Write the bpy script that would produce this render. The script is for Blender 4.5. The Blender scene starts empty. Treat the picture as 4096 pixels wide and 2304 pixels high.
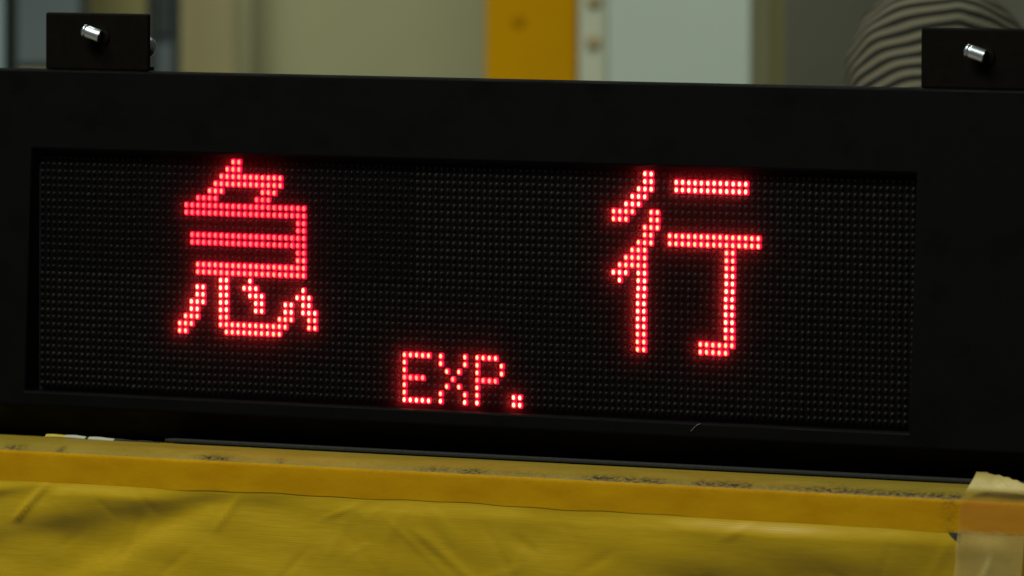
import bpy, bmesh, math, random
from mathutils import Vector, Matrix
random.seed(7)
scene = bpy.context.scene
COL = scene.collection

# ------------------------------------------------------------------ camera
CAM = Vector((3.6582148, -4.96582857, 0.28724622))
RIGHT = Vector((0.80809546, 0.58903889, 0.00386296))
UP = Vector((-0.03066762, 0.0355217, 0.99889825))
FWD = Vector((-0.58825269, 0.8073236, -0.04676935))
cam_data = bpy.data.cameras.new("camera")
cam = bpy.data.objects.new("camera", cam_data)
COL.objects.link(cam)
m3 = Matrix((RIGHT, UP, -FWD)).transposed()
cam.matrix_world = Matrix.Translation(CAM) @ m3.to_4x4()
cam_data.sensor_width = 36.0
cam_data.lens = 327.786
cam_data.clip_start = 0.05
cam_data.clip_end = 100.0
cam_data.dof.use_dof = True
cam_data.dof.focus_distance = 6.16
cam_data.dof.aperture_fstop = 13.5
scene.camera = cam

# ------------------------------------------------------------------ world, lamps, exposure
world = bpy.data.worlds.new("World")
scene.world = world
world.use_nodes = True
bg = world.node_tree.nodes["Background"]
bg.inputs[0].default_value = (0.80, 0.92, 1.0, 1)
bg.inputs[1].default_value = 0.05


def lamp(name, loc, target, sx, sy, power, col):
    d = bpy.data.lights.new(name, 'AREA')
    d.shape = 'RECTANGLE'
    d.size, d.size_y = sx, sy
    d.energy = power
    d.color = col
    o = bpy.data.objects.new(name, d)
    COL.objects.link(o)
    o.location = loc
    o.rotation_euler = (Vector(target) - Vector(loc)).to_track_quat('-Z', 'Y').to_euler()
    return o


lamp("workshop_tube_lamp", (-0.5, -1.3, 2.3), (0.0, -0.05, -0.1), 2.4, 0.25, 88, (0.97, 1.0, 0.93))
lamp("background_fill_lamp", (-1.0, 1.6, 2.9), (-2.3, 3.3, -0.2), 2.0, 0.4, 58, (0.97, 1.0, 0.93))  # unseen lamp added to light the background boards

vs = scene.view_settings
vs.view_transform = 'Standard'
vs.look = 'None'
vs.exposure = 0.0
vs.gamma = 1.0
vs.use_curve_mapping = False
scene.render.engine = 'CYCLES'
scene.cycles.use_denoising = True
scene.cycles.max_bounces = 6


# ------------------------------------------------------------------ helpers
def new_mat(name, color, rough=0.6, metal=0.0, spec=0.5):
    m = bpy.data.materials.new(name)
    m.use_nodes = True
    b = m.node_tree.nodes["Principled BSDF"]
    b.inputs["Base Color"].default_value = (*color, 1)
    b.inputs["Roughness"].default_value = rough
    b.inputs["Metallic"].default_value = metal
    b.inputs["Specular IOR Level"].default_value = spec
    return m


def N(m, t, **kw):
    n = m.node_tree.nodes.new(t)
    for k, v in kw.items():
        setattr(n, k, v)
    return n


def L(m, a, b):
    m.node_tree.links.new(a, b)


def bsdf(m):
    return m.node_tree.nodes["Principled BSDF"]


def coords(m, scale=(1, 1, 1)):
    tc = N(m, 'ShaderNodeTexCoord')
    mp = N(m, 'ShaderNodeMapping')
    mp.inputs['Scale'].default_value = scale
    L(m, tc.outputs['Object'], mp.inputs['Vector'])
    return mp.outputs['Vector']


def noise(m, vec, scale, detail=3, rough=0.55):
    n = N(m, 'ShaderNodeTexNoise')
    n.inputs['Scale'].default_value = scale
    n.inputs['Detail'].default_value = detail
    n.inputs['Roughness'].default_value = rough
    L(m, vec, n.inputs['Vector'])
    return n.outputs['Fac']


def ramp(m, fac, stops):
    r = N(m, 'ShaderNodeValToRGB')
    els = r.color_ramp.elements
    while len(els) < len(stops):
        els.new(0.5)
    for e, (p, c) in zip(els, stops):
        e.position = p
        e.color = (*c, 1)
    L(m, fac, r.inputs['Fac'])
    return r.outputs['Color']


def bump(m, height, strength, dist):
    b = N(m, 'ShaderNodeBump')
    b.inputs['Strength'].default_value = strength
    b.inputs['Distance'].default_value = dist
    L(m, height, b.inputs['Height'])
    L(m, b.outputs['Normal'], bsdf(m).inputs['Normal'])
    return b


def mottled(name, c1, c2, scale, rough, bscale=None, bstr=0.2, bdist=0.0005, stretch=(1, 1, 1), spec=0.5, lo=0.3, hi=0.7):
    m = new_mat(name, c1, rough, 0, spec)
    v = coords(m, stretch)
    f = noise(m, v, scale, 4)
    L(m, ramp(m, f, [(lo, c1), (hi, c2)]), bsdf(m).inputs['Base Color'])
    if bscale:
        bump(m, noise(m, v, bscale, 2), bstr, bdist)
    return m


def obj(name, bm, mat, parent=None, smooth=False):
    me = bpy.data.meshes.new(name)
    bmesh.ops.recalc_face_normals(bm, faces=bm.faces)
    bm.to_mesh(me)
    bm.free()
    mats = mat if isinstance(mat, (list, tuple)) else [mat]
    for k in mats:
        me.materials.append(k)
    if smooth:
        for p in me.polygons:
            p.use_smooth = True
    o = bpy.data.objects.new(name, me)
    COL.objects.link(o)
    if parent is not None:
        o.parent = parent
    return o


def tag(o, label, cat=None, group=None, kind=None):
    o['label'] = label
    if cat:
        o['category'] = cat
    if group:
        o['group'] = group
    if kind:
        o['kind'] = kind
    return o


def empty(name, loc=(0, 0, 0), rz=0.0):
    o = bpy.data.objects.new(name, None)
    COL.objects.link(o)
    o.empty_display_size = 0.05
    o.location = loc
    o.rotation_euler = (0, 0, rz)
    return o


def add_box(bm, x0, x1, y0, y1, z0, z1, mat=0):
    v = [bm.verts.new((x, y, z)) for x in (x0, x1) for y in (y0, y1) for z in (z0, z1)]
    for f in ((0, 1, 3, 2), (4, 6, 7, 5), (0, 4, 5, 1), (2, 3, 7, 6), (0, 2, 6, 4), (1, 5, 7, 3)):
        bm.faces.new([v[i] for i in f]).material_index = mat


def bevel(o, w, seg=2, angle=35):
    md = o.modifiers.new("bevel", 'BEVEL')
    md.width = w
    md.segments = seg
    md.limit_method = 'ANGLE'
    md.angle_limit = math.radians(angle)
    return o


def sm(a, b, x):
    t = max(0.0, min(1.0, (x - a) / (b - a)))
    return t * t * (3 - 2 * t)


# ------------------------------------------------------------------ materials
M_house = mottled("black_powder_coat", (0.0018, 0.0018, 0.0017), (0.0027, 0.0026, 0.0024), 900, 0.70, 2600, 0.35, 0.0002, spec=0.055)
_v = coords(M_house, (1, 1, 1.6))
_r = N(M_house, 'ShaderNodeMapRange')
_r.inputs['From Min'].default_value = 0.35
_r.inputs['From Max'].default_value = 0.70
_r.inputs['To Min'].default_value = 0.80
_r.inputs['To Max'].default_value = 0.48
L(M_house, noise(M_house, _v, 22, 5, 0.65), _r.inputs['Value'])
L(M_house, _r.outputs['Result'], bsdf(M_house).inputs['Roughness'])
M_brack = mottled("black_brown_steel", (0.0024, 0.0017, 0.0009), (0.0038, 0.0028, 0.0015), 160, 0.7, 1500, 0.3, 0.0002, spec=0.05)
M_flange = mottled("dark_grey_metal", (0.020, 0.021, 0.019), (0.034, 0.034, 0.030), 500, 0.7, 900, 0.2, 0.0002, spec=0.06)
M_board = [mottled("black_module_%d" % k, tuple(c * g for c in (0.0016, 0.0016, 0.0014)), tuple(c * g for c in (0.0024, 0.0024, 0.0021)), 1500, 0.75, spec=0.05)
           for k, g in enumerate((1.0, 0.55, 1.15))]
M_bolt = new_mat("zinc_plated_steel", (0.74, 0.80, 0.80), 0.36, 1.0)
M_bolt_dark = new_mat("bolt_recess", (0.05, 0.05, 0.05), 0.5, 0.8)
M_nut = new_mat("worn_nickel", (0.55, 0.54, 0.47), 0.32, 1.0)
M_unlit = [mottled("smoked_led_epoxy_%d" % k, (0.0056 * g, 0.0053 * g, 0.0041 * g), (0.0145 * g, 0.0136 * g, 0.0098 * g), 130, 0.42, spec=0.11)
           for k, g in enumerate((0.50, 0.95, 1.15))]


def led_mat(name, rgb):
    m = bpy.data.materials.new(name)
    m.use_nodes = True
    b = bsdf(m)
    b.inputs["Base Color"].default_value = (0.02, 0.0, 0.0, 1)
    b.inputs["Roughness"].default_value = 0.3
    mx = max(rgb)
    b.inputs["Emission Color"].default_value = (rgb[0] / mx, rgb[1] / mx, rgb[2] / mx, 1)
    b.inputs["Emission Strength"].default_value = mx
    return m


HALO = led_mat("led_painted_halo", (0.85, 0.0, 0.050))  # red halo round lit LEDs, painted as a glowing flange
HALO_DIM = led_mat("led_painted_halo_dim", (0.55, 0.0, 0.032))
RIM = led_mat("led_red_body", (7.0, 0.020, 0.105))
RIM_DIM = led_mat("led_red_body_dim", (4.5, 0.015, 0.070))
CORE = [led_mat("led_core_dim", (9.0, 0.24, 0.180)),
        led_mat("led_core_medium", (12.0, 0.55, 0.25)),
        led_mat("led_core_warm", (15.0, 1.00, 0.42)),
        led_mat("led_core_bright", (18.0, 1.60, 0.75))]

# ------------------------------------------------------------------ the sign
P = 0.005
sign = empty("led_sign", (0, 0, -0.1143))
tag(sign, "black LED destination sign showing red Japanese characters and EXP.", "sign")
SZ = 0.1143          # children are written in sign coordinates, lifted by this


def sobj(name, bm, mat, smooth=False, parent=None):
    bmesh.ops.translate(bm, verts=bm.verts, vec=(0, 0, SZ))
    return obj(name, bm, mat, parent or sign, smooth)


def face_y(z):
    return -0.006 + 0.0428 * (z - 0.083)


XL, XR = -0.47, 0.50
OX = 0.3632
ZT, ZB = 0.083, -0.0829
ZTOP, ZBAND = 0.1368, -0.0922
bm = bmesh.new()
xs = [XL, -OX, OX, XR]
zs = [ZBAND, ZB, ZT, ZTOP]
g = [[bm.verts.new((x, face_y(z), z)) for z in zs] for x in xs]
for i in range(3):
    for j in range(3):
        if i == 1 and j == 1:
            continue
        bm.faces.new((g[i][j], g[i + 1][j], g[i + 1][j + 1], g[i][j + 1]))
# walls of the opening back to the display
inn = {}
for (i, j) in ((1, 1), (2, 1), (2, 2), (1, 2)):
    inn[(i, j)] = bm.verts.new((xs[i], 0.0030, zs[j]))
loop = [(1, 1), (2, 1), (2, 2), (1, 2)]
for a, b in zip(loop, loop[1:] + loop[:1]):
    bm.faces.new((g[a[0]][a[1]], g[b[0]][b[1]], inn[b], inn[a]))
# top, chamfer, bottom, back as one profile round the outside
prof = [(face_y(ZTOP), ZTOP), (0.020, ZTOP + 0.0002), (0.021, 0.122), (0.055, 0.121), (0.055, -0.1139), (0.006, -0.1139), (0.0045, -0.1120), (face_y(ZBAND), ZBAND)]
lv, rv = [], []
for k, (y, z) in enumerate(prof):
    if k == 0:
        lv.append(g[0][3]); rv.append(g[3][3])
    elif k == len(prof) - 1:
        lv.append(g[0][0]); rv.append(g[3][0])
    else:
        lv.append(bm.verts.new((XL, y, z))); rv.append(bm.verts.new((XR, y, z)))
top_mid = [g[1][3], g[2][3]]
bot_mid = [g[1][0], g[2][0]]
for k in range(len(prof) - 1):
    if k == 0:
        bm.faces.new([lv[0], *top_mid, rv[0], rv[1], lv[1]])
    elif k == len(prof) - 2:
        bm.faces.new([lv[k], rv[k], rv[k + 1], *reversed(bot_mid), lv[k + 1]])
    else:
        bm.faces.new([lv[k], rv[k], rv[k + 1], lv[k + 1]])
bm.faces.new([*lv, g[0][1], g[0][2]])
bm.faces.new([*rv, g[3][1], g[3][2]])
housing = sobj("housing", bm, M_house)
bevel(housing, 0.0012, 2, 15)

# display modules, 16 x 16 dots each
mod_mesh = None
for r in range(2):
    for c in range(9):
        x0 = (c * 16 - 72) * P
        z1 = (16 - r * 16) * P
        bm = bmesh.new()
        gap = 0.00022
        add_box(bm, x0 + gap, x0 + 16 * P - gap, 0.0, 0.0025, z1 - 16 * P + gap, z1 - gap)
        mo = sobj("display_module", bm, M_board[1 if (c < 4 and r == 0) else random.choice((0, 0, 2))])
bm = bmesh.new()
add_box(bm, -OX - 0.004, OX + 0.004, 0.0032, 0.006, -0.087, 0.087)
sobj("backing_plate", bm, new_mat("black_backing", (0.006, 0.006, 0.006), 0.8))

# ---- the lit pattern: columns counted from the left, rows from the top
lit = {}


def run(r, spans, c0, lev):
    for s in spans:
        a, b = s if isinstance(s, tuple) else (s, s)
        for k in range(a, b + 1):
            lit[(c0 + k, r)] = lev


KYU = [[(8, 9)], [(7, 9)], [(6, 16)], [(5, 16)], [(4, 6), (13, 15)], [(2, 5), (12, 14)], [(0, 20)], [(0, 20)], [(19, 20)], [(19, 20)],
       [(1, 20)], [(1, 20)], [(19, 20)], [(19, 20)], [(2, 20)], [(2, 20)], [(6, 7), 11], [(2, 3), (6, 7), (10, 12), 20],
       [(2, 3), (6, 7), (11, 13), (19, 21)], [(1, 3), (6, 7), (12, 13), (17, 18), (20, 21)], [(1, 2), (6, 7), (12, 13), (17, 18), (20, 22)],
       [(0, 2), (6, 7), (16, 18), (21, 22)], [(-1, 1), (6, 17), (21, 22)], [(-1, 0), (7, 16)]]
klev = [1, 1, 1, 1, 1, 0, 0, 0, 0, 0, 0, 0, 0, 1, 1, 1, 3, 3, 3, 3, 3, 2, 2, 2]
for r, s in enumerate(KYU):
    run(r, s, 25, klev[r])
GYO = [[(5, 6)], [(5, 6), (10, 21)], [(4, 6), (10, 21)], [(3, 5)], [(2, 4)], [(0, 3), (6, 7)], [(0, 2), (6, 7)], [(5, 7)], [(5, 6), (9, 23)], [(4, 6), (9, 23)],
       [(3, 5), (18, 19)], [(2, 5), (18, 19)], [(1, 5), (18, 19)], [(0, 2), (4, 5), (18, 19)], [1, (4, 5), (18, 19)]] + [[(4, 5), (18, 19)]] * 7 + [[(4, 5), (14, 19)], [(4, 5), (14, 18)]]
glev = [3, 3, 3, 3, 3, 2, 2, 2, 2, 2, 2, 2, 2, 3, 3, 3, 3, 3, 3, 3, 3, 2, 2, 2]
for r, s in enumerate(GYO):
    run(r, s, 96, glev[r])
EXP = [[(0, 4), 6, 10, (12, 15)], [0, 6, 10, 12, 16], [0, 7, 9, 12, 16], [(0, 3), 8, (12, 15)], [0, 7, 9, 12], [0, 6, 10, 12, (18, 19)], [(0, 4), 6, 10, 12, (18, 19)]]
elev = [2, 2, 2, 1, 2, 2, 3]
for r, s in enumerate(EXP):
    run(25 + r, s, 62, elev[r])
for key in ((80, 30), (81, 30), (80, 31), (81, 31)):
    lit[key] = 3

RX, RZ, HY = 0.00138, 0.00170, 0.0018


def dome(bm, ox, oz, seg=10, two=False, sx=RX, sz=RZ, h=HY, tiltx=0.0, tiltz=0.0):
    # flange on the board, short barrel, then a rounded lens towards -y
    # material slots when two: 0 flange (halo painted on lit ones), 1 body, 2 core
    rings = [(1.40 * RX / sx, 0.02, 0), (1.02, 0.10, 0), (1.0, 0.28, 0), (0.90, 0.62, 1), (0.58, 0.90, 2)]
    prev = None
    for k, (r, t, mi) in enumerate(rings):
        cur = []
        for i in range(seg):
            c_, s_ = math.cos(2 * math.pi * (i + 0.5) / seg), math.sin(2 * math.pi * (i + 0.5) / seg)
            if k == 0:      # rounded square flange filling its cell
                vx = 0.00246 * math.copysign(abs(c_) ** 0.5, c_)
                vz = 0.00246 * math.copysign(abs(s_) ** 0.5, s_)
            else:
                vx, vz = r * sx * c_, r * sz * s_
            cur.append(bm.verts.new((ox + tiltx * t + vx, -h * t, oz + tiltz * t + vz)))
        if prev:
            for i in range(seg):
                f = bm.faces.new((prev[i], prev[(i + 1) % seg], cur[(i + 1) % seg], cur[i]))
                f.material_index = mi if two else 0
                if two and k == 2:
                    f.material_index = 1
                f.smooth = k > 1
        prev = cur
    tip = bm.verts.new((ox + tiltx, -h, oz + tiltz))
    for i in range(seg):
        f = bm.faces.new((prev[i], prev[(i + 1) % seg], tip))
        f.material_index = 2 if two else 0
        f.smooth = True


led_mesh = []
for lev in range(4):
    bm = bmesh.new()
    dome(bm, 0, 0, 10, True)
    bmesh.ops.recalc_face_normals(bm, faces=bm.faces)
    me = bpy.data.meshes.new("led")
    bm.to_mesh(me)
    bm.free()
    me.materials.append(HALO_DIM if lev == 0 else HALO)
    me.materials.append(RIM_DIM if lev == 0 else RIM)
    me.materials.append(CORE[lev])
    led_mesh.append(me)


def led_pos(c, r):
    # each module sits a hair off its neighbour
    mx, mr = c // 16, r // 16
    dx = -0.00022 if mr else 0.00010
    dz = (-0.00012, 0.00008, 0.0, 0.00010)[(mx * 3 + mr) % 4]
    return (c - 71.5) * P + dx, (15.5 - r) * P + dz


order = sorted(lit, key=lambda k: -k[0])           # nearest the camera first
bm_rest = bmesh.new()
rest_mats = [HALO, HALO_DIM, RIM, RIM_DIM] + CORE
for n, key in enumerate(order):
    x, z = led_pos(*key)
    lev = lit[key]
    if n < 300:
        o = bpy.data.objects.new("led", led_mesh[lev])
        COL.objects.link(o)
        o.parent = sign
        o.location = (x + random.uniform(-1, 1) * 0.00006, 0.0, z + SZ + random.uniform(-1, 1) * 0.00006)
        o.rotation_euler = (random.uniform(-0.05, 0.05), 0, random.uniform(-0.05, 0.05))
    else:
        k0 = len(bm_rest.faces)
        dome(bm_rest, x, z, 10, True)
        bm_rest.faces.ensure_lookup_table()
        for f in bm_rest.faces[k0:]:
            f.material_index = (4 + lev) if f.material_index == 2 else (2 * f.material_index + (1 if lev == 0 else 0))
ro = sobj("lit_leds", bm_rest, rest_mats)
tag(ro, "lit red LEDs of the left character's far side", kind="stuff")
bm = bmesh.new()
for c in range(144):
    for r in range(32):
        if (c, r) in lit:
            continue
        x, z = led_pos(c, r)
        q = random.uniform(0.88, 1.0)
        dark = c < 64 and r < 16
        if dark:
            q *= 0.88
        k0 = len(bm.faces)
        dome(bm, x, z, 8, True, RX * q, RZ * q, HY * random.uniform(0.75, 1.0), random.uniform(-1, 1) * 0.00035, random.uniform(-1, 1) * 0.00035)
        bm.faces.ensure_lookup_table()
        lv_ = 0 if dark else (2 if (c >= 64 and r < 16) else 1)
        if random.random() < 0.06:
            lv_ = random.choice((0, 1, 2))
        for f in bm.faces[k0:]:
            f.material_index = 1 + lv_ if f.material_index else 0
uo = sobj("unlit_leds", bm, [M_board[0]] + M_unlit)
tag(uo, "grid of unlit dark LED domes", kind="stuff")

# ---- added pane in the opening that scatters LED light into a halo
M_pane = bpy.data.materials.new("halo_scatter_pane")
M_pane.use_nodes = True
wt = M_pane.node_tree
wt.nodes.remove(bsdf(M_pane))
w_tr = N(M_pane, 'ShaderNodeBsdfTransparent')
w_tl = N(M_pane, 'ShaderNodeBsdfTranslucent')
w_tl.inputs[0].default_value = (1.0, 0.45, 0.9, 1)
w_mx = N(M_pane, 'ShaderNodeMixShader')
w_mr = N(M_pane, 'ShaderNodeMapRange')
w_mr.inputs['To Min'].default_value = 0.042
w_mr.inputs['To Max'].default_value = 0.070
L(M_pane, noise(M_pane, coords(M_pane), 25, 3), w_mr.inputs['Value'])
L(M_pane, w_mr.outputs['Result'], w_mx.inputs['Fac'])
L(M_pane, w_tr.outputs[0], w_mx.inputs[1])
L(M_pane, w_tl.outputs[0], w_mx.inputs[2])
L(M_pane, w_mx.outputs[0], wt.nodes['Material Output'].inputs['Surface'])
bm = bmesh.new()
add_quad = [bm.verts.new(c) for c in ((-OX + 0.0003, -0.0046, ZB + 0.0003), (OX - 0.0003, -0.0046, ZB + 0.0003), (OX - 0.0003, -0.0046, ZT - 0.0003), (-OX + 0.0003, -0.0046, ZT - 0.0003))]
bm.faces.new(add_quad)
sobj("halo_pane", bm, M_pane)

# ---- mounting brackets with their bolts
def cyl_between(bm, a, b, r0, r1, seg=20, mat=0, caps=(True, True), rings=None):
    a, b = Vector(a), Vector(b)
    d = (b - a)
    ln = d.length
    q = d.to_track_quat('Z', 'Y')
    rings = rings or [(0, r0), (1, r1)]
    prev = None
    first = None
    for t, r in rings:
        cur = [bm.verts.new(a + q @ Vector((r * math.cos(2 * math.pi * i / seg), r * math.sin(2 * math.pi * i / seg), ln * t))) for i in range(seg)]
        if prev:
            for i in range(seg):
                f = bm.faces.new((prev[i], prev[(i + 1) % seg], cur[(i + 1) % seg], cur[i]))
                f.material_index = mat
                f.smooth = True
        else:
            first = cur
        prev = cur
    if caps[0]:
        bm.faces.new(list(reversed(first))).material_index = mat
    if caps[1]:
        bm.faces.new(prev).material_index = mat


def bracket(x0, x1, px, pz, nut):
    z0, z1 = 0.1372, 0.1763
    bm = bmesh.new()
    # folded steel box: face plate, top and two cheeks
    add_box(bm, x0, x1, -0.0035, 0.0, z0, z1)
    b = sobj("mounting_bracket", bm, M_brack)
    bevel(b, 0.0016, 3)
    bm = bmesh.new()
    add_box(bm, x0 + 0.0005, x1 - 0.0005, 0.0, 0.004, z0 + 0.0006, z0 + 0.003)
    sobj("foot_plate", bm, M_brack, parent=b)
    # bolt end poking out, rising a little
    d = Vector((-0.90, -0.30, 0.32)).normalized()
    base = Vector((px, -0.0062, pz))
    rr = 0.0044
    bm = bmesh.new()
    L0 = 0.0140
    seg = 28
    rings = [(0.0, rr)]
    n = 12
    for i in range(n):
        t0 = 0.03 + 0.62 * i / n
        rings += [(t0, rr), (t0 + 0.31 / n, rr * 0.965)]
    rings += [(0.66, rr), (0.72, rr * 0.94), (0.77, rr * 0.80), (0.79, rr * 0.80), (0.81, rr * 1.02), (0.86, rr * 1.00), (0.90, rr * 0.86), (0.95, rr * 0.60), (1.0, rr * 0.15)]
    cyl_between(bm, base, base + d * L0, rr, rr, seg, 0, (True, True), rings)
    sobj("bolt", bm, [M_bolt, M_bolt_dark], parent=b)
    bm = bmesh.new()
    hub = Vector((px + 0.0012, -0.0034, pz - 0.0010))
    cyl_between(bm, hub, hub + Vector((0, -0.0012, 0)), 0, 0, 24, 0, (True, True), [(0, 0.0052), (0.7, 0.0050), (1, 0.0038)])
    sobj("bolt_collar", bm, M_brack, parent=b)
    if nut:
        bm = bmesh.new()
        c = Vector((x1 - 0.0155, 0.010, 0.1535))
        rings = [(0, 0.0092), (0.18, 0.0092), (0.2, 0.0078), (0.45, 0.0074), (0.7, 0.0060), (0.88, 0.0040), (0.98, 0.0016)]
        cyl_between(bm, c, c + Vector((0.011, 0, 0)), 0, 0, 20, 0, (True, True), rings)
        sobj("dome_nut", bm, M_nut, parent=b)
    return b


bl = bracket(-0.3532, -0.2636, -0.3030, 0.1606, True)
br = bracket(0.3642, 0.4538, 0.4148, 0.1584, False)

# ---- flange under the chamfer, and a curl of glossy tape caught at its left end
bm = bmesh.new()
add_box(bm, -0.242, XR - 0.01, -0.0120, 0.0044, -0.1131, -0.1108)
fl = sobj("bottom_flange", bm, M_flange)
bevel(fl, 0.0006, 2)
M_glossy = new_mat("pale_highlight_tape", (0.46, 0.45, 0.36), 0.16, 0.1, 1.0)  # pale base colour paints in the bright highlight on the tape
bm = bmesh.new()
prev = None
nseg = 40
for i in range(nseg + 1):
    t = i / nseg
    x = -0.3450 + 0.100 * t
    w = 0.0024 * (1 - 0.70 * sm(0.50, 0.85, t))
    wob = 0.0005 * math.sin(t * 17) * (1 - t)
    y0, z0 = -0.0135 + wob, -0.1136 + 0.0003 * math.sin(t * 9)
    y1, z1 = y0 + w * 0.72, z0 + w * 0.74 + 0.0002 * math.sin(t * 31)
    cur = [bm.verts.new((x, y0, z0)), bm.verts.new((x, y1, z1)), bm.verts.new((x, y1 + 0.0003, z1 - 0.0003)), bm.verts.new((x, y0 + 0.0003, z0 - 0.0003))]
    if prev:
        for k in range(4):
            f = bm.faces.new((prev[k], cur[k], cur[(k + 1) % 4], prev[(k + 1) % 4]))
            f.material_index = 1 if t < 0.20 else (0 if t < 0.62 and not 0.36 < t < 0.40 else 2)
            f.smooth = (k == 0)
    prev = cur
M_scrap = mottled("yellow_paper_scrap", (0.36, 0.27, 0.02), (0.46, 0.36, 0.05), 900, 0.5)
ts = sobj("tape_scrap", bm, [M_glossy, M_scrap, M_flange])
tag(ts, "curled end of shiny tape with a yellow tip")
# ---- a bit of lint on the lower rim
bm = bmesh.new()
pts = [(0.2015, -0.0831), (0.1995, -0.0836), (0.1972, -0.0852), (0.1950, -0.0872), (0.1938, -0.0884)]
for a, b in zip(pts, pts[1:]):
    cyl_between(bm, (a[0], face_y(a[1]) - 0.0004, a[1]), (b[0], face_y(b[1]) - 0.0004, b[1]), 0.00013, 0.00013, 5)
sobj("lint_thread", bm, new_mat("pale_lint", (0.30, 0.30, 0.28), 0.8))

# ------------------------------------------------------------------ floor and paper covered crate
bm = bmesh.new()
FZ = -0.90
v = [bm.verts.new(c) for c in ((-9, -6, FZ), (6, -6, FZ), (6, 9, FZ), (-9, 9, FZ))]
bm.faces.new(v)
fl = obj("floor", bm, mottled("concrete_floor", (0.16, 0.16, 0.15), (0.24, 0.235, 0.22), 3.0, 0.6, 40, 0.2, 0.003))
fl['kind'] = 'structure'

CT = -0.1143
YF = -0.060
crate = empty("paper_wrapped_crate", (0.07, 0.12, FZ))
tag(crate, "crate wrapped in yellow kraft paper and taped along its edge under the sign", "crate")


def cobj(name, bm, mat, smooth=False):
    bmesh.ops.translate(bm, verts=bm.verts, vec=(-0.07, -0.12, -FZ))
    return obj(name, bm, mat, crate, smooth)


CX0, CX1 = -0.62, 0.78
bm = bmesh.new()
add_box(bm, CX0 + 0.004, CX1 - 0.004, YF + 0.010, 0.36, FZ, CT - 0.010)
cobj("crate_body", bm, mottled("bare_plywood", (0.24, 0.17, 0.08), (0.32, 0.23, 0.12), 30, 0.7, stretch=(1, 6, 6)))


def fold(x, z, ax, az, bx, bz, width, amp, fade0=0.15, fade1=0.15):
    """height step across the line a-b: below the line the sheet lies further in (amp<0) or out (amp>0)"""
    dx, dz = bx - ax, bz - az
    ln = math.hypot(dx, dz)
    t = ((x - ax) * dx + (z - az) * dz) / (ln * ln)
    s = ((x - ax) * dz - (z - az) * dx) / ln        # >0 below the line when going left to right
    win = sm(-fade0, fade0, t) * sm(1 + fade1, 1 - fade1, t) if fade1 > 0 else sm(-fade0, fade0, t)
    return win * amp * math.tanh(s / width) * math.exp(-(s / (width * 6.0)) ** 2)


def ridge(x, z, ax, az, bx, bz, width, amp, f=0.12):
    dx, dz = bx - ax, bz - az
    ln = math.hypot(dx, dz)
    t = ((x - ax) * dx + (z - az) * dz) / (ln * ln)
    s = ((x - ax) * dz - (z - az) * dx) / ln
    win = sm(-f, f, t) * sm(1 + f, 1 - f, t)
    return win * amp * math.exp(-(s / width) ** 2)


CREASES = []
rng = random.Random(11)
for _ in range(34):
    cx_, cz_ = rng.uniform(-0.34, 0.43), rng.uniform(-0.205, -0.142)
    an_ = rng.choice((0.5, 0.75, 1.0, -0.6, 2.4)) + rng.uniform(-0.25, 0.25)
    ln_ = rng.uniform(0.008, 0.030)
    CREASES.append((cx_ - ln_ * math.cos(an_), cz_ - ln_ * math.sin(an_), cx_ + ln_ * math.cos(an_), cz_ + ln_ * math.sin(an_), rng.uniform(0.0014, 0.0035), rng.choice((-1, 1)) * rng.uniform(0.0002, 0.0007)))


def paper_h(x, z):
    h = 0.0
    h += fold(x, z, -0.420, -0.1890, -0.130, -0.1395, 0.0085, -0.0027, 0.1, 0.10)
    h += fold(x, z, -0.300, -0.2120, -0.138, -0.1400, 0.0075, 0.0021, 0.12, 0.12)
    h += ridge(x, z, -0.332, -0.1670, -0.303, -0.1400, 0.0018, 0.0020)
    h += fold(x, z, -0.385, -0.1560, -0.300, -0.1405, 0.0040, -0.0018, 0.1, 0.1)
    h += ridge(x, z, -0.160, -0.1660, -0.139, -0.1405, 0.0022, 0.0010)
    h += ridge(x, z, 0.010, -0.1600, 0.055, -0.1900, 0.0030, 0.0008)
    h += ridge(x, z, 0.055, -0.1900, 0.095, -0.1790, 0.0025, 0.0003)
    h += fold(x, z, 0.160, -0.1830, 0.470, -0.1600, 0.0140, -0.0034, 0.2, 0.25)
    h += fold(x, z, -0.320, -0.2320, 0.200, -0.2080, 0.0110, -0.0032, 0.2, 0.2)
    for (a0, a1, b0, b1, w_, am) in CREASES:
        if min(a0, b0) - 0.02 < x < max(a0, b0) + 0.02 and min(a1, b1) - 0.02 < z < max(a1, b1) + 0.02:
            h += ridge(x, z, a0, a1, b0, b1, w_, am, 0.3)
    h += 0.0012 * math.sin(x * 23 + 1.0) * math.sin(z * 47 + 2.0) + 0.0005 * math.sin(x * 61 + z * 90) * math.sin(z * 130 - x * 22)
    h *= sm(-0.1385, -0.150, z)
    return h


def frange(a, b, s):
    n = max(1, round((b - a) / s))
    return [a + (b - a) * i / n for i in range(n + 1)]


PX = frange(CX0, -0.365, 0.02) + frange(-0.365, 0.53, 0.0030)[1:] + frange(0.53, CX1, 0.02)[1:]
PZ = frange(-0.1215, -0.225, 0.0014) if False else [-0.1215 - 0.0014 * i for i in range(76)]
PZ += [PZ[-1] - 0.025 * (i + 1) for i in range(int((PZ[-1] - FZ - 0.002) / 0.025))] + [FZ + 0.001]
# the path over the rounded edge onto the top
EDGE = [(YF + 0.0006, -0.1203), (YF + 0.0022, -0.1188), (YF + 0.0050, -0.1170), (YF + 0.0085, -0.1155), (YF + 0.0120, -0.1147), (YF + 0.0155, -0.1144), (-0.030, -0.1143), (0.0, -0.1143), (0.18, -0.1143), (0.36, -0.1143)]


def edge_wobble(x):
    return 0.0004 * math.sin(x * 31 + 0.4) + 0.0003 * math.sin(x * 77 + 1.9)


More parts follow.
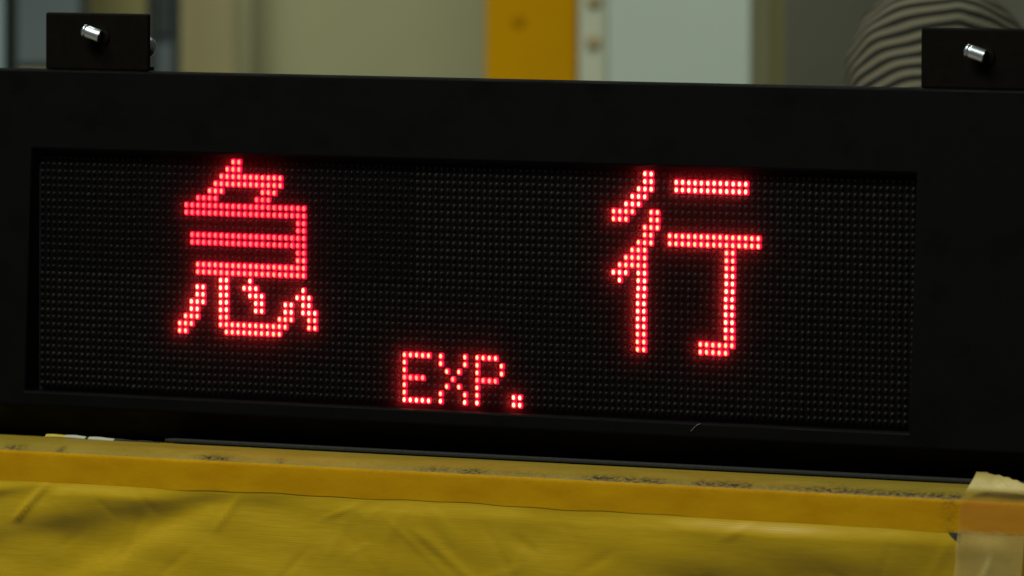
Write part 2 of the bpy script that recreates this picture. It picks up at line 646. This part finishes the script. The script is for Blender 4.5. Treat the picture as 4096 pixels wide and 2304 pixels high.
bm = bmesh.new()
rows = []
for (y, z) in reversed(EDGE):
    rows.append([bm.verts.new((x, y + edge_wobble(x) * 0.6, z - 0.0003)) for x in PX])
for z in PZ:
    rows.append([bm.verts.new((x, YF - paper_h(x, z) + edge_wobble(x) * 0.6, z)) for x in PX])
for a, b in zip(rows, rows[1:]):
    for i in range(len(PX) - 1):
        bm.faces.new((a[i], a[i + 1], b[i + 1], b[i]))

M_paper = new_mat("yellow_kraft_paper", (0.42, 0.32, 0.03), 0.40, 0, 0.32)
vec = coords(M_paper, (0.07, 1, 1))
f1 = noise(M_paper, vec, 620, 2, 0.5)
f2 = noise(M_paper, coords(M_paper, (1, 1, 1)), 14, 3)
mixf = N(M_paper, 'ShaderNodeMath', operation='MULTIPLY_ADD')
mixf.inputs[1].default_value = 0.65
L(M_paper, f1, mixf.inputs[0])
sc2 = N(M_paper, 'ShaderNodeMath', operation='MULTIPLY')
sc2.inputs[1].default_value = 0.35
L(M_paper, f2, sc2.inputs[0])
L(M_paper, sc2.outputs[0], mixf.inputs[2])
L(M_paper, ramp(M_paper, mixf.outputs[0], [(0.28, (0.400, 0.250, 0.003)), (0.5, (0.436, 0.280, 0.006)), (0.72, (0.472, 0.314, 0.014))]), bsdf(M_paper).inputs['Base Color'])
wv = N(M_paper, 'ShaderNodeTexWave')
wv.bands_direction = 'Z'
wv.inputs['Scale'].default_value = 230
wv.inputs['Distortion'].default_value = 1.6
wv.inputs['Detail'].default_value = 2
wv.inputs['Detail Scale'].default_value = 0.6
L(M_paper, coords(M_paper, (0.25, 1, 1)), wv.inputs['Vector'])
bump(M_paper, wv.outputs['Fac'], 0.09, 0.00025)
paper = cobj("paper_sheet", bm, M_paper, True)
tag(paper, "ribbed yellow kraft paper with diagonal creases")

# ---- dusty paper band folded over the edge, with grime along the fold
blobs = [(0.158, 0.0130, 0.95), (0.176, 0.012, 0.75), (0.196, 0.007, 0.7), (0.2395, 0.0085, 1.0), (0.269, 0.003, 0.8), (0.255, 0.012, 0.45), (0.050, 0.008, 0.55), (0.02, 0.02, 0.30),
         (-0.163, 0.014, 0.55), (-0.335, 0.010, 0.40), (-0.294, 0.003, 0.5), (-0.108, 0.004, 0.3), (0.345, 0.022, 0.6), (0.385, 0.022, 0.5), (0.420, 0.012, 0.85), (0.31, 0.03, 0.25), (0.22, 0.04, 0.18), (0.09, 0.05, 0.18)]


def strip(name, mat, path, x0, x1, step, off, dirt=None, wob=None):
    """ribbon following the crate's edge; path = [(y,z), ...] from the top back to the front bottom"""
    bm = bmesh.new()
    dl = bm.verts.layers.float.new('dirt')
    xs_ = frange(x0, x1, step)
    ns = []
    for i, (y, z) in enumerate(path):
        a = path[max(0, i - 1)]
        b = path[min(len(path) - 1, i + 1)]
        ty, tz = b[0] - a[0], b[1] - a[1]
        l_ = math.hypot(ty, tz) or 1
        ns.append((tz / l_, -ty / l_))      # points to the outside (front / top)
    top, under = [], []
    for i, (y, z) in enumerate(path):
        rt, ru = [], []
        for x in xs_:
            e = 0.0
            if wob and i >= len(path) - 1:
                e = wob(x)
            yy = y + edge_wobble(x) * 0.6
            p1 = bm.verts.new((x, yy + ns[i][0] * off, z + ns[i][1] * off + e))
            p0 = bm.verts.new((x, yy + ns[i][0] * (off - 0.0003), z + ns[i][1] * (off - 0.0003) + e))
            if dirt:
                p1[dl] = dirt(x, z)
            rt.append(p1)
            ru.append(p0)
        top.append(rt)
        under.append(ru)
    n = len(xs_)
    for i in range(len(path) - 1):
        for k in range(n - 1):
            f = bm.faces.new((top[i][k], top[i][k + 1], top[i + 1][k + 1], top[i + 1][k]))
            f.smooth = True
            bm.faces.new((under[i][k], under[i + 1][k], under[i + 1][k + 1], under[i][k + 1]))
    for k in range(n - 1):
        bm.faces.new((top[0][k], under[0][k], under[0][k + 1], top[0][k + 1]))
        bm.faces.new((top[-1][k], top[-1][k + 1], under[-1][k + 1], under[-1][k]))
    for i in range(len(path) - 1):
        bm.faces.new((top[i][0], top[i + 1][0], under[i + 1][0], under[i][0]))
        bm.faces.new((top[i][-1], under[i][-1], under[i + 1][-1], top[i + 1][-1]))
    for e_ in bm.edges:
        if len(e_.link_faces) == 2 and not all(f.smooth for f in e_.link_faces):
            e_.smooth = False
    return cobj(name, bm, mat)


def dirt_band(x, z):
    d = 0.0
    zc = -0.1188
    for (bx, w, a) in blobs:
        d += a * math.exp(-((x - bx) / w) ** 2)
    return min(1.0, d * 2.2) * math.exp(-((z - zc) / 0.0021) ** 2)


def tape_mat(name, c1, c2, dirty, speck=0.5):
    m = new_mat(name, c1, 0.5, 0, 0.12)
    v_ = coords(m)
    base = ramp(m, noise(m, coords(m, (0.35, 1, 1)), 60, 5, 0.65), [(0.3, c1), (0.7, c2)])
    if dirty:
        at = N(m, 'ShaderNodeAttribute', attribute_name='dirt')
        nz = noise(m, coords(m, (0.55, 1, 1)), 520, 4, 0.7)
        mr = N(m, 'ShaderNodeMapRange')
        mr.inputs['From Min'].default_value = 0.38
        mr.inputs['From Max'].default_value = 0.62
        mr.inputs['To Min'].default_value = 0.12
        mr.inputs['To Max'].default_value = 1.15
        L(m, nz, mr.inputs['Value'])
        mu = N(m, 'ShaderNodeMath', operation='MULTIPLY')
        mu.use_clamp = True
        L(m, at.outputs['Fac'], mu.inputs[0])
        L(m, mr.outputs['Result'], mu.inputs[1])
        # fine specks everywhere
        sp = ramp(m, noise(m, v_, 330, 2), [(0.66, (0, 0, 0)), (0.76, (speck, speck, speck))])
        mx0 = N(m, 'ShaderNodeMath', operation='MAXIMUM')
        L(m, mu.outputs[0], mx0.inputs[0])
        L(m, sp, mx0.inputs[1])
        mx = N(m, 'ShaderNodeMixRGB')
        mx.inputs['Color2'].default_value = (0.018, 0.014, 0.005, 1)
        L(m, mx0.outputs[0], mx.inputs['Fac'])
        L(m, base, mx.inputs['Color1'])
        L(m, mx.outputs[0], bsdf(m).inputs['Base Color'])
    else:
        L(m, base, bsdf(m).inputs['Base Color'])
    bump(m, noise(m, v_, 420, 3), 0.25, 0.0003)
    return m


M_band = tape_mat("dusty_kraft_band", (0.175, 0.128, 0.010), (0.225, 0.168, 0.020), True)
M_orange = tape_mat("orange_kraft_tape", (0.445, 0.212, 0.0000), (0.535, 0.288, 0.0015), True, 0.0)
band_path = [(-0.012, -0.1143), (-0.028, -0.1143), (YF + 0.0155, -0.1144), (YF + 0.0120, -0.1147), (YF + 0.0085, -0.1155), (YF + 0.0065, -0.1162), (YF + 0.0050, -0.1170), (YF + 0.0035, -0.1178), (YF + 0.0022, -0.1188), (YF + 0.0012, -0.1196), (YF + 0.0006, -0.1203), (YF, -0.1216), (YF, -0.1228)]
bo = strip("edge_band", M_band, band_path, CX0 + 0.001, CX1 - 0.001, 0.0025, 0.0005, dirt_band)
tag(bo, "dusty paper band folded over the crate edge, with dark grime smears")
oo = strip("paper_tape", M_orange, [(YF + 0.0006, -0.1203), (YF + 0.0001, -0.1214), (YF, -0.1226), (YF, -0.1260), (YF + 0.0002, -0.1310), (YF + 0.0003, -0.1350), (YF + 0.00045, -0.1392)], CX0 + 0.002, CX1 - 0.002, 0.003, 0.00075,
           lambda x, z: 0.30 * math.exp(-((x - 0.426) / 0.007) ** 2) + 0.12 * sm(-0.1245, -0.1215, z),
           lambda x: -0.0007 + 0.0008 * math.sin(x * 9 + 1.2) + 0.0004 * math.sin(x * 41) + 0.0003 * math.sin(x * 117 + 2))
tag(oo, "long orange paper tape strip along the crate edge")

# ---- strip of pale clear tape hanging over the edge at the right
M_clear = bpy.data.materials.new("milky_packing_tape")
M_clear.use_nodes = True
nt = M_clear.node_tree
pb = bsdf(M_clear)
pb.inputs['Base Color'].default_value = (0.54, 0.43, 0.125, 1)
pb.inputs['Roughness'].default_value = 0.28
pb.inputs['Specular IOR Level'].default_value = 0.7
tr = N(M_clear, 'ShaderNodeBsdfTransparent')
tr.inputs[0].default_value = (1.0, 0.86, 0.55, 1)
mxs = N(M_clear, 'ShaderNodeMixShader')
fz = noise(M_clear, coords(M_clear), 90, 3)
mk = N(M_clear, 'ShaderNodeAttribute', attribute_name='milk')
mr = N(M_clear, 'ShaderNodeMapRange')
mr.inputs['To Min'].default_value = 0.75
mr.inputs['To Max'].default_value = 1.25
L(M_clear, fz, mr.inputs['Value'])
mm = N(M_clear, 'ShaderNodeMath', operation='MULTIPLY')
mm.use_clamp = True
L(M_clear, mk.outputs['Fac'], mm.inputs[0])
L(M_clear, mr.outputs['Result'], mm.inputs[1])
L(M_clear, mm.outputs[0], mxs.inputs['Fac'])
L(M_clear, tr.outputs[0], mxs.inputs[1])
L(M_clear, pb.outputs[0], mxs.inputs[2])
L(M_clear, mxs.outputs[0], nt.nodes['Material Output'].inputs['Surface'])
bump(M_clear, noise(M_clear, coords(M_clear, (1, 1, 0.5)), 160, 3), 0.5, 0.0006)
bm = bmesh.new()
milk = bm.verts.layers.float.new('milk')
nU, nV = 26, 64


def tape_left(z):
    if z > -0.1228:
        return 0.4347 + (z + 0.1228) * 0.40
    return 0.4345 + (z + 0.1228) * 0.09


def tape_top(u):
    # torn, falling outline of the free end
    if u < 0.17:
        return -0.1020 - 0.0003 * u
    return -0.1030 - 0.0078 * ((u - 0.17) / 0.83) ** 1.7 + 0.0003 * math.sin(u * 40)


W_T = 0.050
grid = []
for j in range(nV + 1):
    row = []
    for i in range(nU + 1):
        u = i / nU
        zt = tape_top(u)
        zb = -0.300
        # more rows near the top
        t = (j / nV) ** 1.7
        z = zt + (zb - zt) * t
        x = tape_left(z) + u * W_T
        if z > -0.1200:
            y = YF - 0.0016 + 0.006 * sm(-0.1200, -0.102, z) ** 1.2 + 0.0006 * math.sin(u * 7)
        elif z > -0.1395:
            y = YF - 0.0016
        else:
            y = YF - max(0.0, paper_h(x, z)) - 0.0009 - 0.0008 * sm(-0.1395, -0.15, z) * (1 + math.sin(u * 8 + z * 60))
        vv = bm.verts.new((x, y, z))
        scuff = math.exp(-(((x - 0.452) - (z + 0.165) * 0.55) / 0.0022) ** 2) * sm(-0.150, -0.158, z) * 0.4
        vv[milk] = 0.86 * sm(-0.1150, -0.1110, z) + 0.12 * (1 - sm(-0.1150, -0.1110, z)) * sm(-0.1400, -0.1385, z) + (0.52 + scuff) * (1 - sm(-0.1400, -0.1385, z))
        row.append(vv)
    grid.append(row)
for a, b in zip(grid, grid[1:]):
    for i in range(nU):
        bm.faces.new((a[i], a[i + 1], b[i + 1], b[i])).smooth = True
ct = cobj("clear_tape", bm, M_clear)
tag(ct, "pale translucent packing tape hanging over the crate's right corner, its torn end standing up")
# small tear in the paper beside the tape
bm = bmesh.new()
tp = [(0.4255, -0.1408), (0.4345, -0.1411), (0.4348, -0.1440), (0.4338, -0.1470), (0.4300, -0.1448), (0.4275, -0.1428)]
fr = [bm.verts.new((x, YF - 0.0012, z)) for x, z in tp]
bk = [bm.verts.new((x, YF + 0.002, z)) for x, z in tp]
bm.faces.new(fr)
for i in range(len(tp)):
    k = (i + 1) % len(tp)
    bm.faces.new((fr[i], fr[k], bk[k], bk[i]))
to = cobj("paper_tear", bm, mottled("dark_torn_gap", (0.010, 0.010, 0.009), (0.045, 0.047, 0.038), 260, 0.7))
tag(to, "small dark tear in the paper below the orange tape")

# ------------------------------------------------------------------ background, far behind the sign and out of focus
FH = Vector((-0.58889711, 0.80820801, 0))
RH = Vector((0.80820801, 0.58889711, 0))
ANG = math.radians(36.0788)


def at(u, d):
    p = Vector((CAM.x, CAM.y, 0)) + FH * d + RH * u
    return (p.x, p.y, FZ)


def px(x, d):
    return (x - 2048) / 37294.77 * d


def slab(name, d, x0, x1, h, thick, mat, label, cat, parts=None, bev=0.004):
    """upright thing standing on the floor, its face at distance d; x0, x1 in metres across"""
    c = (x0 + x1) / 2
    w = (x1 - x0) / 2
    e = empty(name, at(c, d), ANG)
    tag(e, label, cat)
    return e, w


def part_box(parent, name, x0, x1, y0, y1, z0, z1, mat, bev=0.003):
    bm = bmesh.new()
    add_box(bm, x0, x1, y0, y1, z0, z1)
    o = obj(name, bm, mat, parent)
    if bev:
        bevel(o, bev, 2)
    return o


H = 1.9
# back wall
bm = bmesh.new()
add_box(bm, -2.2, 2.2, 0, 0.12, 0, 2.6)
bw = obj("back_wall", bm, mottled("drab_wall_paint", (0.30, 0.30, 0.22), (0.35, 0.345, 0.255), 3.0, 0.7))
bw.location = at(0, 10.9)
bw.rotation_euler = (0, 0, ANG)
bw['kind'] = 'structure'

D = 10.45
M_beige = mottled("beige_board", (0.43, 0.385, 0.185), (0.49, 0.44, 0.22), 4.0, 0.7, spec=0.1)
M_beige2 = mottled("pale_olive_board", (0.37, 0.375, 0.195), (0.43, 0.43, 0.24), 3.0, 0.7, spec=0.1)
M_olive = mottled("olive_board", (0.35, 0.325, 0.125), (0.39, 0.36, 0.15), 4.0, 0.7, spec=0.1)
M_blue = mottled("blue_grey_steel", (0.095, 0.120, 0.122), (0.13, 0.155, 0.152), 5.0, 0.6, spec=0.2)
M_pale = mottled("pale_blue_grey_steel", (0.30, 0.40, 0.38), (0.34, 0.44, 0.42), 5.0, 0.6, spec=0.2)
M_dark = mottled("dark_steel", (0.030, 0.038, 0.036), (0.05, 0.058, 0.054), 6.0, 0.6, spec=0.2)
M_white = mottled("off_white_enamel", (0.40, 0.47, 0.37), (0.44, 0.51, 0.41), 3.0, 0.5, spec=0.2)
M_grey = mottled("dull_grey_paint", (0.42, 0.45, 0.31), (0.47, 0.495, 0.35), 5.0, 0.6, spec=0.15)
M_yel = mottled("yellow_safety_paint", (0.62, 0.305, 0.0), (0.69, 0.35, 0.0), 6.0, 0.6, spec=0.05)
M_rust = mottled("rusty_steel", (0.30, 0.235, 0.12), (0.36, 0.285, 0.16), 60, 0.8, spec=0.1)
M_sage = mottled("sage_board", (0.40, 0.385, 0.20), (0.45, 0.43, 0.23), 5.0, 0.7, spec=0.1)
M_dgrey = mottled("dark_grey_board", (0.155, 0.16, 0.110), (0.20, 0.205, 0.145), 3.0, 0.7, spec=0.1)


def board(name, d, p0, p1, thick, mat, label, cat, h=H, extra=None):
    x0, x1 = px(p0, d), px(p1, d)
    c = (x0 + x1) / 2
    e = empty(name, at(c, d), ANG)
    tag(e, label, cat)
    w = (x1 - x0) / 2
    part_box(e, "face_board", -w, w, 0, thick, 0.0, h, mat)
    part_box(e, "back_batten", -w * 0.8, w * 0.8, thick + 0.001, thick + 0.03, 0.08, 0.16, mat, 0)
    part_box(e, "back_batten", -w * 0.8, w * 0.8, thick + 0.001, thick + 0.03, h - 0.2, h - 0.12, mat, 0)
    return e, w


board("leaning_board", D + 0.1, 1000, 1960, 0.03, M_beige2, "wide pale olive board left of the yellow post, blurred", "board")
be, bw_ = board("leaning_board", D, 709, 985, 0.04, M_beige, "narrow beige board between blue-grey post and wide olive board, blurred", "board")
part_box(be, "olive_patch", -bw_ * 0.95, bw_ * 0.75, -0.012, -0.0005, 0.80, 0.937, M_olive, 0.004)  # darker olive patch low on the board face
part_box(be, "seam_shadow_strip", bw_ - 0.012, bw_ + 0.006, -0.014, -0.0005, 0.0, H, mottled("seam_shadow_tone", (0.29, 0.29, 0.15), (0.34, 0.33, 0.18), 8.0, 0.7, spec=0.1), 0.002)  # darker strip standing in for the seam and its shadow line
board("leaning_board", D - 0.05, 300, 580, 0.03, M_olive, "olive board standing behind the left mounting bracket, blurred", "board")
board("leaning_board", D + 0.2, 3060, 4400, 0.03, M_dgrey, "dark grey board on the right behind the striped person, blurred", "board")

# blue-grey pillar: channel with dark flanges
d = D - 0.25
x0, x1 = px(588, d), px(712, d)
e = empty("channel_post", at((x0 + x1) / 2, d), ANG)
tag(e, "blue-grey steel channel post right of the left bracket, blurred", "post")
w = (x1 - x0) / 2
part_box(e, "web", -w * 0.50, w * 0.62, 0.02, 0.03, 0, H, M_blue, 0)
part_box(e, "flange", -w, -w * 0.50 - 0.0005, 0.0, 0.06, 0, H, M_dark)
part_box(e, "flange", w * 0.62 + 0.0005, w, 0.0, 0.06, 0, H, M_dark)
part_box(e, "splice_plate", -w * 0.45, w * 0.58, 0.012, 0.0195, 0.985, 1.03, M_dark, 0.001)
# blue-grey cabinet at far left
d = D - 0.35
x0, x1 = px(58, d), px(320, d)
e = empty("steel_cabinet", at((x0 + x1) / 2, d), ANG)
tag(e, "blue-grey steel cabinet at the far left behind the sign, blurred", "cabinet")
w = (x1 - x0) / 2
part_box(e, "carcass", -w, w, 0.012, 0.20, 0, H, M_blue)
part_box(e, "door", -w + 0.002, w - 0.002, 0.0, 0.0115, 0.955, H - 0.01, M_blue, 0.002)
part_box(e, "drawer_front", -w + 0.002, w - 0.002, -0.004, 0.0115, 0.02, 0.948, M_olive, 0.002)
d = D - 0.3
x0, x1 = px(-260, d), px(16, d)
e = empty("steel_locker", at((x0 + x1) / 2, d), ANG)
tag(e, "pale blue-grey locker cut by the left picture edge, blurred", "locker")
w = (x1 - x0) / 2
part_box(e, "carcass", -w, w, 0.012, 0.20, 0, H, M_pale)
part_box(e, "door", -w + 0.002, w - 0.001, 0.0, 0.0115, 0.03, H - 0.01, M_pale, 0.002)
d = D - 0.1
x0, x1 = px(17, d), px(60, d)
e = empty("steel_rail", at((x0 + x1) / 2, d), ANG)
tag(e, "dark upright steel rail between locker and cabinet, blurred", "rail")
w = (x1 - x0) / 2
part_box(e, "rail_bar", -w, w, 0, 0.03, 0, H, M_dark)
part_box(e, "rail_foot", -w * 1.5, w * 1.5, -0.01, 0.05, 0, 0.012, M_dark, 0)


def rivet(parent, x, y, z, r, mat, name="rusty_bolt"):
    bm = bmesh.new()
    cyl_between(bm, (x, y, z), (x, y - 0.004, z), 0, 0, 14, 0, (True, True), [(0, r), (0.6, r * 0.95), (1, r * 0.6)])
    return obj(name, bm, mat, parent)


# yellow post
d = D - 0.2
x0, x1 = px(1938, d), px(2306, d)
e = empty("yellow_post", at((x0 + x1) / 2, d), ANG)
tag(e, "yellow painted post standing behind the middle of the sign, blurred", "post")
w = (x1 - x0) / 2
part_box(e, "post_body", -w, w, 0, 0.08, 0, H, M_yel, 0.004)
part_box(e, "base_plate", -w * 1.3, w * 1.3, -0.02, 0.10, 0, 0.010, M_yel, 0)
zc = lambda py, dd: 0.28724622 - 0.04676935 * dd + (1152 - py) / 37294.77 * dd - FZ
rivet(e, px(2068, d) - (x0 + x1) / 2, 0.0, zc(80, d), 0.0075, mottled("rust_stained_yellow", (0.52, 0.255, 0.001), (0.56, 0.28, 0.001), 60, 0.8, spec=0.05))
# grey bar with rusty bolts
d = D - 0.88
x0, x1 = px(2312, d), px(2424, d)
e = empty("grey_bar", at((x0 + x1) / 2, d), ANG)
tag(e, "narrow grey bar with two rusty bolts between yellow post and white cabinet, blurred", "bar")
w = (x1 - x0) / 2
part_box(e, "bar_face", -w, w, 0, 0.04, 0, H, M_grey, 0.002)
rivet(e, px(2370, d) - (x0 + x1) / 2, 0.0, zc(168, d), 0.008, M_rust)
rivet(e, px(2372, d) - (x0 + x1) / 2, 0.0, zc(2, d), 0.008, M_rust)
# white cabinet
d = D - 0.9
x0, x1 = px(2426, d), px(3000, d)
e = empty("white_cabinet", at((x0 + x1) / 2, d), ANG)
tag(e, "off-white enamelled cabinet to the right of the yellow post, blurred", "cabinet")
w = (x1 - x0) / 2
part_box(e, "carcass", -w, w, 0.015, 0.40, 0, H, M_white, 0.004)
part_box(e, "door", -w, w, 0.0, 0.0145, 0.05, H - 0.02, M_white, 0.003)
# beige door jamb
d = D - 0.6
x0, x1 = px(2980, d), px(3127, d)
e = empty("upright_board", at((x0 + x1) / 2, d), ANG)
tag(e, "beige upright board on the right side of the white cabinet, blurred", "board")
w = (x1 - x0) / 2
part_box(e, "jamb_board", -w, w, 0, 0.10, 0, H, M_sage, 0.004)
part_box(e, "stop_bead", w - 0.010, w + 0.001, -0.008, -0.0005, 0, H, M_olive, 0.002)

# ------------------------------------------------------------------ person with the striped cap, back to the camera
HC = CAM + (Vector((-0.7177, 1.6574, 0.0987)) - CAM) * (7.3 / 7.93)
person = empty("person", (HC.x, HC.y, FZ), ANG)
tag(person, "person in fine black and beige stripes behind the sign's right bracket, blurred", "person")
M_stripe = new_mat("striped_knit", (0.3, 0.28, 0.2), 0.9, 0, 0.1)
at_ = N(M_stripe, 'ShaderNodeAttribute', attribute_name='stripe')
sn = N(M_stripe, 'ShaderNodeMath', operation='SINE')
L(M_stripe, at_.outputs['Fac'], sn.inputs[0])
mr = N(M_stripe, 'ShaderNodeMapRange')
mr.inputs['From Min'].default_value = -1
mr.inputs['From Max'].default_value = 1
L(M_stripe, sn.outputs[0], mr.inputs['Value'])
L(M_stripe, ramp(M_stripe, mr.outputs['Result'], [(0.38, (0.014, 0.014, 0.010)), (0.66, (0.118, 0.108, 0.068))]), bsdf(M_stripe).inputs['Base Color'])
bump(M_stripe, noise(M_stripe, coords(M_stripe), 260, 2), 0.5, 0.002)

RC = 0.0737
TILT = math.radians(36)
bm = bmesh.new()
sl = bm.verts.layers.float.new('stripe')
nlon, nlat = 96, 60
rowsv = []
axis_q = Matrix.Rotation(-TILT, 3, 'X')       # top leans away (+y is away from the camera here)
for j in range(nlat + 1):
    if j < 20:
        tt = -0.100 + 0.100 * j / 20
        rr_, hh, lat = RC * (1 - 0.05 * (tt / 0.10) ** 2), tt, tt / RC
    else:
        ph = (math.pi / 2) * (j - 20) / (nlat - 20) * 0.995
        rr_, hh, lat = RC * math.cos(ph), RC * math.sin(ph), ph
    row = []
    for i in range(nlon):
        lon = 2 * math.pi * i / nlon
        # lon 0 faces the camera (-y)
        wr = 1 + 0.016 * math.sin(3 * lon + 4 * lat) + 0.009 * math.sin(7 * lon - 5 * lat + 1) + 0.005 * math.sin(13 * lon + 9 * lat) + 0.06 * math.exp(-((lat - 0.62) / 0.10) ** 2) * math.exp(-((((lon + math.pi) % (2 * math.pi)) - math.pi + 1.25) / 0.30) ** 2)
        p_ = Vector((rr_ * wr * math.sin(lon), -rr_ * wr * math.cos(lon), hh))
        p_ = axis_q @ p_
        vtx = bm.verts.new(p_ + Vector((0, 0, HC.z - FZ)))
        dl_ = (lon + math.pi) % (2 * math.pi) - math.pi - 0.16
        kink = 0.085 * math.exp(-abs(dl_) / 0.22)
        vtx[sl] = (lat - kink + 0.014 * math.sin(4 * lon + 1.0) + 0.010 * math.sin(9 * lon + 6 * lat)) / 0.160 * 2 * math.pi + 1.3
        row.append(vtx)
    rowsv.append(row)
for a, b in zip(rowsv, rowsv[1:]):
    for i in range(nlon):
        k = (i + 1) % nlon
        bm.faces.new((a[i], a[k], b[k], b[i])).smooth = True
cap = obj("knit_cap", bm, M_stripe, person)
md = cap.modifiers.new("thickness", 'SOLIDIFY')
md.thickness = 0.004
md.offset = -1

# body: one skinned figure, standing with its back turned
ME = bpy.data.meshes.new("body")
hz = HC.z - FZ
J = {
    'pelvis': (0, 0.00, 0.47, 0.095, 0.070), 'waist': (0, 0.00, 0.57, 0.088, 0.065), 'chest': (0, 0.01, 0.70, 0.105, 0.072), 'upper': (0, 0.015, 0.79, 0.085, 0.060),
    'neck': (0, 0.02, 0.845, 0.034, 0.034), 'jaw': (0, 0.035, 0.90, 0.056, 0.060), 'head': (0, 0.025, hz - 0.01, 0.070, 0.070), 'crown': (0, 0.035, hz + 0.035, 0.050, 0.050),
}
for s, n in ((-1, 'l'), (1, 'r')):
    J['sho' + n] = (s * 0.120, 0.012, 0.785, 0.042, 0.042)
    J['elb' + n] = (s * 0.155, 0.030, 0.610, 0.031, 0.031)
    J['wri' + n] = (s * 0.150, 0.090, 0.475, 0.022, 0.020)
    J['pal' + n] = (s * 0.147, 0.105, 0.435, 0.024, 0.013)
    J['hip' + n] = (s * 0.052, 0.00, 0.435, 0.062, 0.062)
    J['kne' + n] = (s * 0.060, 0.012, 0.245, 0.044, 0.044)
    J['ank' + n] = (s * 0.062, -0.005, 0.055, 0.030, 0.030)
    J['toe' + n] = (s * 0.068, 0.085, 0.026, 0.028, 0.022)
    for k in range(4):
        J['fa%d' % k + n] = (s * (0.147 + 0.0), 0.096 + 0.009 * k, 0.405, 0.0062, 0.0062)
        J['fb%d' % k + n] = (s * 0.142, 0.098 + 0.010 * k, 0.375 + (0.006, 0.0, 0.002, 0.010)[k], 0.0052, 0.0052)
    J['tha' + n] = (s * 0.135, 0.122, 0.428, 0.0075, 0.0075)
    J['thb' + n] = (s * 0.126, 0.130, 0.402, 0.0060, 0.0060)
names = list(J)
ed = [('pelvis', 'waist'), ('waist', 'chest'), ('chest', 'upper'), ('upper', 'neck'), ('neck', 'jaw'), ('jaw', 'head'), ('head', 'crown')]
for n in 'lr':
    ed += [('upper', 'sho' + n), ('sho' + n, 'elb' + n), ('elb' + n, 'wri' + n), ('wri' + n, 'pal' + n), ('pelvis', 'hip' + n), ('hip' + n, 'kne' + n), ('kne' + n, 'ank' + n), ('ank' + n, 'toe' + n)]
    ed += [('pal' + n, 'fa%d' % k + n) for k in range(4)] + [('fa%d' % k + n, 'fb%d' % k + n) for k in range(4)] + [('pal' + n, 'tha' + n), ('tha' + n, 'thb' + n)]
ME.from_pydata([J[n][:3] for n in names], [(names.index(a), names.index(b)) for a, b in ed], [])
body = bpy.data.objects.new("body", ME)
COL.objects.link(body)
body.parent = person
M_body = new_mat("dark_clothes_and_skin", (0.03, 0.035, 0.05), 0.85)
tcb = N(M_body, 'ShaderNodeTexCoord')
sx_ = N(M_body, 'ShaderNodeSeparateXYZ')
L(M_body, tcb.outputs['Object'], sx_.inputs[0])
L(M_body, ramp(M_body, sx_.outputs['Z'], [(0.0, (0.02, 0.02, 0.022)), (0.06, (0.035, 0.045, 0.075)), (0.455, (0.035, 0.045, 0.075)), (0.46, (0.05, 0.048, 0.042)), (0.835, (0.05, 0.048, 0.042)), (0.84, (0.48, 0.31, 0.22))]), bsdf(M_body).inputs['Base Color'])
ME.materials.append(M_body)
sk = body.modifiers.new("skin", 'SKIN')
sk.use_smooth_shade = True
for i, n in enumerate(names):
    ME.skin_vertices[0].data[i].radius = J[n][3:5]
    ME.skin_vertices[0].data[i].use_root = (n == 'pelvis')
sb = body.modifiers.new("subd", 'SUBSURF')
sb.levels = 1
sb.render_levels = 2
